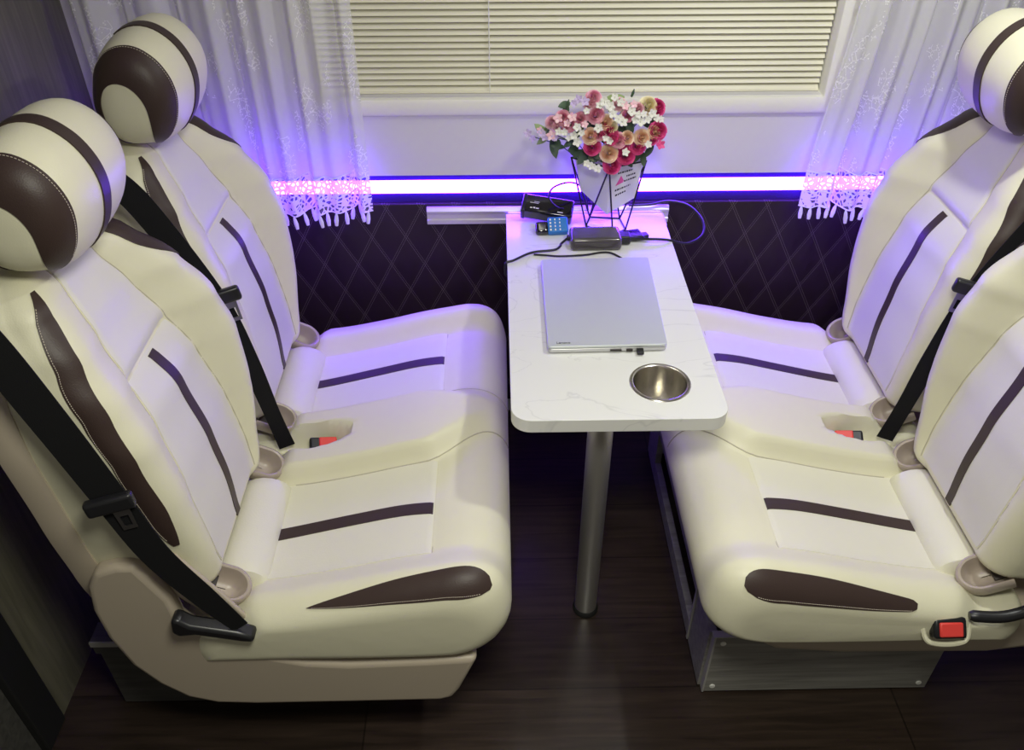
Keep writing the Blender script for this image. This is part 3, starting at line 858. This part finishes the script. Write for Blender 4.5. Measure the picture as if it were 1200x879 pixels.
# ------------------------------------------------------------------ laptop
t = Thing('laptop', (.225, 1.575, TZ), 'closed silver laptop lying on the white table', 'laptop')
A, B_, Cc, D_ = Vector((.098, 1.395)), Vector((.347, 1.400)), Vector((.359, 1.757)), Vector((.100, 1.748))
def quad_prism(z0, z1, ins=0.0, r=.010):
    P = [A, B_, Cc, D_]; c = sum(P, Vector((0, 0)))/4; P = [p+(c-p).normalized()*ins for p in P]; out = []
    for i in range(4):
        p = P[i]; a = (P[i-1]-p).normalized(); b = (P[(i+1) % 4]-p).normalized()
        for k in range(6):
            tt = k/5; q0 = p+a*r*(1-tt); q1 = p+b*r*tt; s = q0+(q1-q0)*tt
            out.append((s.x, s.y))
    return G().prism(out, 'z', z0, z1)
ba = t.part('base', quad_prism(TZ+.0025, TZ+.0115, .001), 'lidside', bevel=.0015)
t.part('foot_pad', quad_prism(TZ+.0002, TZ+.0025, .02), 'blackrub', ba)
li = t.part('lid', quad_prism(TZ+.0128, TZ+.0190), 'lid', bevel=.0016)
t.part('hinge_gap', quad_prism(TZ+.0113, TZ+.0130, .004), 'slot', ba)
yf = 1.3965
t.part('card_slot', G().box(.228, .252, yf-.0006, yf+.002, TZ+.0058, TZ+.0078), 'slot', ba)
t.part('usb_port', G().box(.262, .275, yf-.0004, yf+.002, TZ+.0045, TZ+.0088), 'slot', ba)
do = t.part('usb_dongle', G().box(.283, .297, yf-.012, yf+.004, TZ+.0038, TZ+.0100), 'blackp', ba, bevel=.001)
def text_mesh(s, size, m, ext=.0003):
    cu = bpy.data.curves.new('t', 'FONT'); cu.body = s; cu.size = size; cu.extrude = ext; cu.align_x = 'CENTER'; cu.align_y = 'CENTER'
    o = bpy.data.objects.new('t', cu); COL.objects.link(o)
    dg = bpy.context.evaluated_depsgraph_get(); me = bpy.data.meshes.new_from_object(o.evaluated_get(dg))
    g = G(); g.add([m @ v.co for v in me.vertices], [tuple(p.vertices) for p in me.polygons])
    bpy.data.objects.remove(o); bpy.data.meshes.remove(me); bpy.data.curves.remove(cu); return g
t.part('logo', text_mesh('Lenovo', .0098, frame_mat((.131, 1.4085, TZ+.0192), (1, .02, 0), (0, 0, 1))), 'ink', li, smooth=False, recalc=False, label='small dark word on the lid corner')

# ------------------------------------------------------------------ power gear on the table
def cable(name, pts, label, cat, r=.0028, loc=None):
    P = smooth_path(pts, 10)
    return single(name, G().tube(P, r, 8), 'cable', label, cat, loc or pts[0])
t = Thing('power_adapter', (.24, 1.855, TZ), 'dark grey laptop power adapter lying behind the laptop', 'power adapter')
m = frame_mat((.240, 1.853, TZ+.017), (1, .01, 0), (0, 0, 1))
bx = t.part('adapter_body', rounded_box_g(.126, .072, .033, m), 'brick', bevel=.009, seg=4)
t.part('cable_socket', rounded_box_g(.030, .032, .022, m @ Matrix.Translation((.073, .004, -.002))), 'blackp', bx, bevel=.004)
t.part('cable_outlet', rounded_box_g(.012, .014, .012, m @ Matrix.Translation((-.064, .012, -.004))), 'blackp', bx, bevel=.003)
cable('mains_cable', [(.327, 1.862, TZ+.012), (.36, 1.860, TZ+.010), (.42, 1.862, TZ+.006), (.48, 1.875, TZ-.012), (.525, 1.915, TZ-.008), (.53, 1.965, TZ+.008), (.50, 2.003, TZ+.028), (.45, 2.018, TZ+.034), (.40, 2.019, TZ+.024), (.345, 2.020, TZ+.022)],
      'dark cord looping out past the right rear corner of the table', 'cable', .0032)
cable('charging_cable', [(.171, 1.866, TZ+.010), (.155, 1.850, TZ+.004), (.152, 1.838, TZ+.004), (.135, 1.820, TZ+.004), (.08, 1.808, TZ+.004), (.035, 1.772, TZ+.004), (.016, 1.764, TZ+.001), (.0135, 1.763, TZ-.020), (.020, 1.766, TZ-.036), (.06, 1.78, TZ-.040)],
      'black cable running from the adapter over the left table edge', 'cable', .0030)
cable('laptop_cable', [(.085, 1.800, TZ+.0035), (.115, 1.795, TZ+.0035), (.15, 1.790, TZ+.0035), (.21, 1.795, TZ+.0035), (.250, 1.806, TZ+.0035), (.275, 1.803, TZ+.0035), (.300, 1.775, TZ+.0035), (.305, 1.762, TZ+.0055)],
      'thin black cable lying along the back edge of the laptop', 'cable', .0024)
# little blue plug box right of the adapter
t = Thing('phone_charger', (.325, 1.885, TZ), 'small flat dark charger beside the adapter, under the flower stand', 'charger')
m = frame_mat((.338, 1.884, TZ+.007), (1, .25, 0), (0, 0, 1))
bb = t.part('charger_body', rounded_box_g(.05, .045, .012, m), 'gloss', bevel=.004)
t.part('charger_plug', rounded_box_g(.016, .020, .010, m @ Matrix.Translation((.030, -.008, 0))), 'blackp', bb, bevel=.002)
# glossy black box at the rear left corner
t = Thing('power_converter', (.125, 1.975, TZ), 'glossy black box with white print at the left rear corner of the table', 'power converter')
m = frame_mat((.128, 1.982, TZ+.0325), (1, -.22, 0), (.0, -.45, .9))
bb = t.part('converter_body', rounded_box_g(.132, .056, .036, m), 'gloss', bevel=.006, seg=3)
t.part('end_cap', rounded_box_g(.012, .058, .038, m @ Matrix.Translation((-.062, 0, 0))), 'blackp', bb, bevel=.004)
for k, (x, y, w, h) in enumerate([(-.042, -.006, .006, .003), (-.034, -.005, .005, .004), (-.026, -.006, .008, .003), (.034, -.008, .014, .003), (-.036, .010, .022, .002), (-.030, .014, .014, .0015)]):
    t.part('print_mark', rounded_box_g(w, h, .0008, m @ Matrix.Translation((x, y-.010, .0182))), 'whitemark', bb, smooth=False)
t.part('cord', G().tube(smooth_path([(.17, 1.965, TZ+.040), (.145, 1.955, TZ+.055), (.128, 1.960, TZ+.078), (.140, 1.972, TZ+.098), (.175, 1.985, TZ+.105), (.205, 1.995, TZ+.095), (.225, 2.0, TZ+.07), (.235, 2.0, TZ+.02)], 10), .0022, 8), 'cable', label='thin dark cord arching up to the flower pot')
# blue dotted plug
t = Thing('plug_adapter', (.135, 1.915, TZ), 'blue plug with rows of pale dots in front of the glossy black box', 'plug')
m = frame_mat((.150, 1.918, TZ+.016), (1, .05, 0), (.0, -.55, .8))
bb = t.part('plug_body', rounded_box_g(.052, .044, .026, m), 'blue', bevel=.005, seg=3)
t.part('plug_end', rounded_box_g(.034, .034, .024, m @ Matrix.Translation((-.040, -.004, -.001))), 'gloss', bb, bevel=.008, seg=3)
for i in range(4):
    for j in range(3):
        t.part('print_mark', rounded_box_g(.0045 if j == 0 else .003, .005, .0008, m @ Matrix.Translation((-.019+.012*j, -.015+.0095*i, .0132))), 'whitemark', bb, smooth=False)
single('paper_tag', G().box(.222, .275, 1.952, 1.972, TZ+.0003, TZ+.0012), 'pot', 'small white paper tag on the table under the flower stand', 'tag', (.25, 1.96, TZ), smooth=False)

# ------------------------------------------------------------------ flower stand, pot, bouquet
SCN = Vector((.275, 1.965, TZ))
top = [Vector((.182, 1.968, .900)), Vector((.272, 1.922, .892)), Vector((.368, 1.960, .893)), Vector((.280, 2.012, .900))]
bot = [Vector((.226, 1.945, TZ+.002)), Vector((.290, 1.900, TZ+.002)), Vector((.326, 1.925, TZ+.002)), Vector((.318, 1.985, TZ+.002)), Vector((.240, 1.995, TZ+.002))]
t = Thing('wire_stand', SCN, 'black geometric wire stand holding the white flower pot', 'plant stand')
t.part('rim_ring', G().tube(top, .0024, 6, closed=True), 'wire')
t.part('base_ring', G().tube(bot, .0022, 6, closed=True), 'wire')
for a, b in ((1, 0), (1, 1), (2, 2), (2, 3), (0, 0), (0, 4), (3, 3), (3, 4)):
    t.part('leg', G().tube([top[a], bot[b]], .0021, 6), 'wire')
t = Thing('flower_pot', (.275, 1.967, .765), 'white tapered square flower pot with small print, held in the wire stand', 'pot')
ti = [Vector((.190, 1.968, .906)), Vector((.272, 1.928, .898)), Vector((.360, 1.961, .900)), Vector((.280, 2.006, .906))]
bi = [Vector((.209, 1.968, .812)), Vector((.277, 1.940, .757)), Vector((.352, 1.962, .795)), Vector((.280, 1.998, .800))]
# square tapered box; its bottom is pulled to a point toward the front
g = G(); g.add(ti+bi+[p+(SCN-p).xy.to_3d()*.05 for p in ti]+[p+(Vector((.28, 1.967, 0))-p).xy.to_3d()*.1+Vector((0, 0, .006)) for p in bi],
               [(0, 1, 5, 4), (1, 2, 6, 5), (2, 3, 7, 6), (3, 0, 4, 7), (4, 5, 6, 7), (0, 8, 9, 1), (1, 9, 10, 2), (2, 10, 11, 3), (3, 11, 8, 0), (8, 12, 13, 9), (9, 13, 14, 10), (10, 14, 15, 11), (11, 15, 12, 8)])
pb = t.part('pot_body', g, 'pot', smooth=False, recalc=False)
# print on the right-hand front face
def face_pt(u, v, off=.0010):
    a = ti[1].lerp(ti[2], u); b = bi[1].lerp(bi[2], u); p = a.lerp(b, v)
    n = (ti[2]-ti[1]).cross(bi[1]-ti[1]).normalized()
    if n.y > 0: n = -n
    return p+n*off
def mark(u0, u1, v0, v1):
    g = G(); g.add([face_pt(u0, v0), face_pt(u1, v0), face_pt(u1, v1), face_pt(u0, v1)]+[face_pt(u0, v0, -.001), face_pt(u1, v0, -.001), face_pt(u1, v1, -.001), face_pt(u0, v1, -.001)],
                   [(0, 1, 2, 3), (0, 4, 5, 1), (1, 5, 6, 2), (2, 6, 7, 3), (3, 7, 4, 0)]); return g
lg = G()
for row, (ua, ub, v) in enumerate([(.28, .72, .20), (.55, .82, .31), (.48, .86, .41), (.22, .70, .55), (.24, .58, .66)]):
    u = ua
    while u < ub:
        w = random.uniform(.03, .07); k = mark(u, min(u+w, ub), v, v+.035); lg.add(k.v, k.f); u += w+.02
t.part('print_lines', lg, 'ink', pb, smooth=False, recalc=False, label='rows of tiny dark print')
g = G(); g.add([face_pt(.22, .47), face_pt(.50, .44), face_pt(.38, .28)], [(0, 1, 2)]); t.part('print_triangle', g, 'pink', pb, smooth=False, label='pink triangle print')

def rose(r):
    """cupped layered rose opening towards +z"""
    g = G()
    for ring, (n, rad, h, lip) in enumerate([(2, .20, .92, .0), (3, .40, .86, .05), (4, .62, .66, .12), (5, .84, .40, .20), (5, 1.0, .10, .26)]):
        for k in range(n):
            a0 = 2*pi*k/n+ring*.9; wid = 2*pi/n*1.28; pts = []
            for i in range(6):
                for j in range(5):
                    u = i/5-.5; a = a0+wid*u; t = j/4
                    rr = r*(rad*(.45+.55*sqrt(t))+lip*max(0, t-.6)*1.4-.10*u*t)
                    z = r*(-.35+(h+.35)*t-lip*1.1*max(0, t-.65)**1.0*1.6-.22*h*(2*u)**2*t*t*.5)
                    pts.append((rr*cos(a), rr*sin(a), z))
            g.grid(pts, 6, 5)
    g.lathe([(.02*r, -.3*r), (.15*r, .3*r), (.16*r, .7*r), (.06*r, .90*r)], 8)
    return g
def blossom(r, n=5):
    g = G()
    for k in range(n):
        a0 = 2*pi*k/n; pts = []
        for i in range(4):
            for j in range(3):
                s = i/3; w = .42*sin(pi*(.12+.8*s)); rr = r*(.08+.92*s); q = (j-1)*w*r
                pts.append((rr*cos(a0)-q*sin(a0), rr*sin(a0)+q*cos(a0), r*(.10+.35*s*s-.12*abs(j-1))))
        g.grid(pts, 4, 3)
    g.lathe([(r*.16, 0), (r*.15, r*.18), (r*.02, r*.24)], 8)
    return g
def leafg(l, w):
    g = G(); pts = []
    for i in range(7):
        s = i/6; ww = w*sin(pi*min(1, s*.95+.05))**.8
        for j in range(3): pts.append((l*s, (j-1)*ww*.5, .18*l*sin(s*2.2)-.1*abs(j-1)*ww))
    g.grid(pts, 7, 3); return g
t = Thing('artificial_bouquet', (.275, 1.967, .88), 'bunch of pink, peach and white artificial flowers in the white pot', 'bouquet')
BC = Vector((.270, 1.965, .895))
CR_, CU_ = Vector((1, -.02, 0)), Vector((0, .30, .95))     # across / up, seen from the aisle
def put(g, pos, nrm, spin=0):
    m = Matrix.Translation(pos) @ Vector(nrm).normalized().to_track_quat('Z', 'Y').to_matrix().to_4x4() @ Matrix.Rotation(spin, 4, 'Z')
    return place(g, m)
def pixel_spot(px, py, depth=0.0):
    """a spot on the bouquet's domed face; px,py are image pixel positions, scaled across / up from the pot rim"""
    x = .232+(px-700)/492.; z = .888+(195-py)/472.  # bouquet positions taken from image pixels by a fixed scale
    d = max(0., 1-((x-.255)/.17)**2-((z-.965)/.13)**2)
    fwd = .060*sqrt(d)-depth
    return Vector((x, 1.945-fwd, z+.41*(fwd-.015)))  # moved along the camera's line of sight as the dome comes forward
roses = [(720,190,'rose',9.5),(695,168,'rose',9),(716,157,'rose',8.5),(735,178,'rose',10),(748,168,'rose',8.5),(711,150,'rose',9),(771,150,'rose',9.5),(768,124,'rose',9),(765,160,'rose',6),
         (715,176,'peach',9.5),(692,156,'peach',8.5),(752,158,'peach',8.5),(708,140,'peach',8),(735,158,'peach',7),(766,152,'peach',7),
         (697,132,'rosel',9),(660,135,'rosel',8),(668,142,'rosel',8),(694,113,'rosel',8),(680,136,'rosel',7),(702,153,'rosel',7.5),(725,161,'rosel',8),(733,133,'rosel',6.5),
         (757,122,'yellow',9.5),(716,145,'yellow',6),(656,145,'blush',8),(648,140,'blush',7),(745,126,'blush',7),(723,120,'blush',7),(690,120,'blush',6.5)]
rb = rose(1.0)
for px, py, c, r in roses:
    p = pixel_spot(px, py, -.008); rr = r/492*1.04
    g = G(); g.add([Vector(v)*rr for v in rb.v], rb.f)
    d = p-BC; nrm = Vector((d.x*1.3, -.55+d.y*.5, d.z*1.0+.25))
    t.part('rose', put(g, p, nrm, random.uniform(0, 6)), c, recalc=False, angle=180)
bl = blossom(1.0)
spots = [(621,152,'lilac'),(627,158,'lilac'),(636,152,'lilac'),(652,158,'lilac'),(635,148,'blush'),(655,150,'whitef'),(661,152,'whitef'),(667,158,'whitef'),(672,155,'whitef'),(676,162,'whitef'),(682,152,'whitef'),(672,120,'lilac'),(678,114,'lilac'),
         (684,118,'lilac'),(718,114,'whitef'),(725,118,'whitef'),(712,122,'whitef'),(730,122,'blush'),(736,128,'whitef'),(742,138,'whitef'),(748,140,'whitef'),(755,138,'whitef'),(722,136,'whitef'),(728,140,'whitef'),(745,132,'whitef'),
         (700,146,'whitef'),(708,158,'whitef'),(714,162,'whitef'),(733,174,'whitef'),(690,188,'whitef'),(696,190,'whitef'),(703,193,'whitef'),(772,138,'whitef'),(766,136,'whitef'),(760,166,'whitef'),(774,166,'rose'),(640,156,'lilac'),(647,154,'blush'),
         (664,142,'blush'),(671,134,'blush'),(654,136,'blush'),(706,118,'whitef'),(700,122,'whitef'),(686,128,'whitef'),(716,130,'whitef'),(740,120,'blush'),(750,132,'whitef'),(762,132,'whitef'),(684,142,'blush'),(676,146,'whitef')]
for px, py, c in spots:
    p = pixel_spot(px+random.uniform(-1, 1), py+random.uniform(-1, 1), -.022); rr = random.uniform(4.2, 6.0)/492
    g = G(); g.add([Vector(v)*rr for v in bl.v], bl.f); d = p-BC
    t.part('blossom', put(g, p, (d.x*1.2+random.uniform(-.1, .1), -.6+random.uniform(-.2, .2), d.z+.2), random.uniform(0, 6)), c, recalc=False, angle=180)
for k in range(64):
    if k < 18: px, py = [(640,158),(650,163),(660,167),(672,170),(680,175),(690,178),(700,182),(645,142),(662,120),(722,112),(735,148),(725,150),(738,144),(748,182),(742,186),(756,176),(640,150),(668,165)][k]
    else: px, py = random.uniform(650, 768), random.uniform(122, 178)
    p = pixel_spot(px, py, .014); d = p-BC; lg = leafg(random.uniform(.030, .05), random.uniform(.014, .022))
    dirv = Vector((d.x*2+random.uniform(-.4, .4), -.25+random.uniform(-.3, .2), random.uniform(-.25, .6))).normalized()
    m = frame_mat(p-dirv*.02, dirv, Vector((random.uniform(-.3, .3), -.8, .5)))
    t.part('leaf', place(lg, m), 'leafl' if k in (7, 16) or k % 9 == 0 else 'leaf', recalc=False, angle=180)
for k in range(14):
    px, py = [(665,125),(722,112),(640,150),(690,125),(705,120),(735,125),(755,135),(675,150),(700,160),(730,160),(750,165),(770,150),(620,154),(655,158)][k]
    p = pixel_spot(px, py, .02); t.part('stem', G().tube(smooth_path([(.275+(p.x-.275)*.15, 1.967, .85), (.275+(p.x-.275)*.55, 1.965, .9+(p.z-.9)*.45), tuple(p)], 4), .0014, 5), 'leaf')
for (px, py) in ((737, 112), (664, 123)):
    p = pixel_spot(px, py, -.01); t.part('bud', G().tube([p, p+Vector((.003, 0, .009)), p+Vector((.005, 0, .018))], [.0025, .0035, .001], 8), 'leaf')

# ------------------------------------------------------------------ curtains
def curtain(x0, x1, yfun, zb, zt, lean, folds, seed, label, tassel_n, xclip=None):
    rnd = random.Random(seed)
    t = Thing('curtain', ((x0+x1)/2, 1.99, zb), label, 'curtain', 'sheer lace curtains')
    ph = [rnd.uniform(0, 6) for _ in range(4)]
    def P(u, z):
        amp = .021*(1-.35*sstep(1.0, 1.5, z)) 
        w = sin(2*pi*folds*u+ph[0])+.55*sin(2*pi*folds*1.9*u+ph[1]+z*.8)+.3*sin(2*pi*folds*3.1*u+ph[2])
        s = sin(2*pi*folds*u+ph[0]+1.2)
        x = x0+(x1-x0)*u+.007*s+lean(u, z)
        return Vector((x, yfun(u, z)+amp*w, z))
    nu = 170; hem = .098
    def sheet(za, zc, nz):
        g = G(); g.uv = []; pts = []
        arc = [0]
        for i in range(1, nu): arc.append(arc[-1]+(P(i/(nu-1), zb)-P((i-1)/(nu-1), zb)).length)
        for i in range(nu):
            u = i/(nu-1); dz = .020*(1-u if x1 < .3 else u)*0
            for j in range(nz):
                z = za+(zc-za)*j/(nz-1); pts.append(P(u, z)); g.uv.append((arc[i], z))
        g.grid(pts, nu, nz); return g
    t.part('sheer_panel', sheet(zb+hem, zt, 40), 'sheer', recalc=False, angle=180)
    lc = t.part('lace_hem', sheet(zb, zb+hem, 8), 'lace', recalc=False, angle=180, label='crochet lace hem')
    for zz in (zb+hem, zb+hem*.45, zb+.002):
        t.part('hem_braid', G().tube([P(i/(nu-1), zz) for i in range(nu)], .0016, 5), 'tassel', lc)
    for k in range(tassel_n):
        u = (k+.5)/tassel_n; p = P(u, zb); l = rnd.uniform(.028, .036); dx = rnd.uniform(-.006, .006)
        t.part('tassel', G().tube([p, p+Vector((dx*.3, 0, -l*.25)), p+Vector((dx*.7, -.001, -l*.6)), p+Vector((dx, -.002, -l))], [.0024, .0046, .0058, .0042], 8), 'tassel', lc)
    return t
curtain(-.93, -.322, lambda u, z: 1.993-.060*(1-u), .752, 1.90, lambda u, z: 0.0, 5.5, 3, 'sheer white lace-hemmed curtain at the left side of the window', 34)
curtain(.79, 1.30, lambda u, z: 1.993-.05*u, .752, 1.90, lambda u, z: .035*sstep(.8, 1.3, z)*(1-u), 5.0, 11, 'sheer white lace-hemmed curtain at the right side of the window', 28)

# ------------------------------------------------------------------ lights
def disc_lamp(x, y, power, size, col, label):
    t = Thing('ceiling_lamp', (x, y, 2.0), label, 'ceiling lamp', 'ceiling downlights')
    t.part('trim_ring', G().lathe([(size/2+.012, 0), (size/2+.012, -.006), (size/2, -.010), (size/2, -.002)], 32, (x, y, 2.0), close=False), 'frame')
    l = bpy.data.lights.new('lamp', 'AREA'); l.shape = 'DISK'; l.size = size; l.energy = power; l.color = col
    o = bpy.data.objects.new('lamp_disc', l); COL.objects.link(o); o.parent = t.o; o.location = (0, 0, -.012)
disc_lamp(.76, 1.36, 7.2, .08, (.98, 1, .95), 'small round ceiling downlight above the right bench')
disc_lamp(.05, 1.66, 1.4, .30, (1, .98, .86), 'added round fill lamp on the ceiling near the window')  # fill lamp added to brighten the window frame and wall
disc_lamp(.12, .30, 18, .36, (.99, .98, .84), 'added wide warm fill lamp on the ceiling over the aisle')  # warm fill added to light the surfaces facing the aisle
w = bpy.data.worlds.new('world'); SC.world = w; w.use_nodes = True
bg = w.node_tree.nodes['Background']; bg.inputs['Color'].default_value = (1, .95, .82, 1); bg.inputs['Strength'].default_value = .12

SC.view_settings.view_transform = 'Standard'; SC.view_settings.look = 'None'
SC.view_settings.exposure = 0; SC.view_settings.gamma = 1; SC.view_settings.use_curve_mapping = False
bpy.context.view_layer.update()
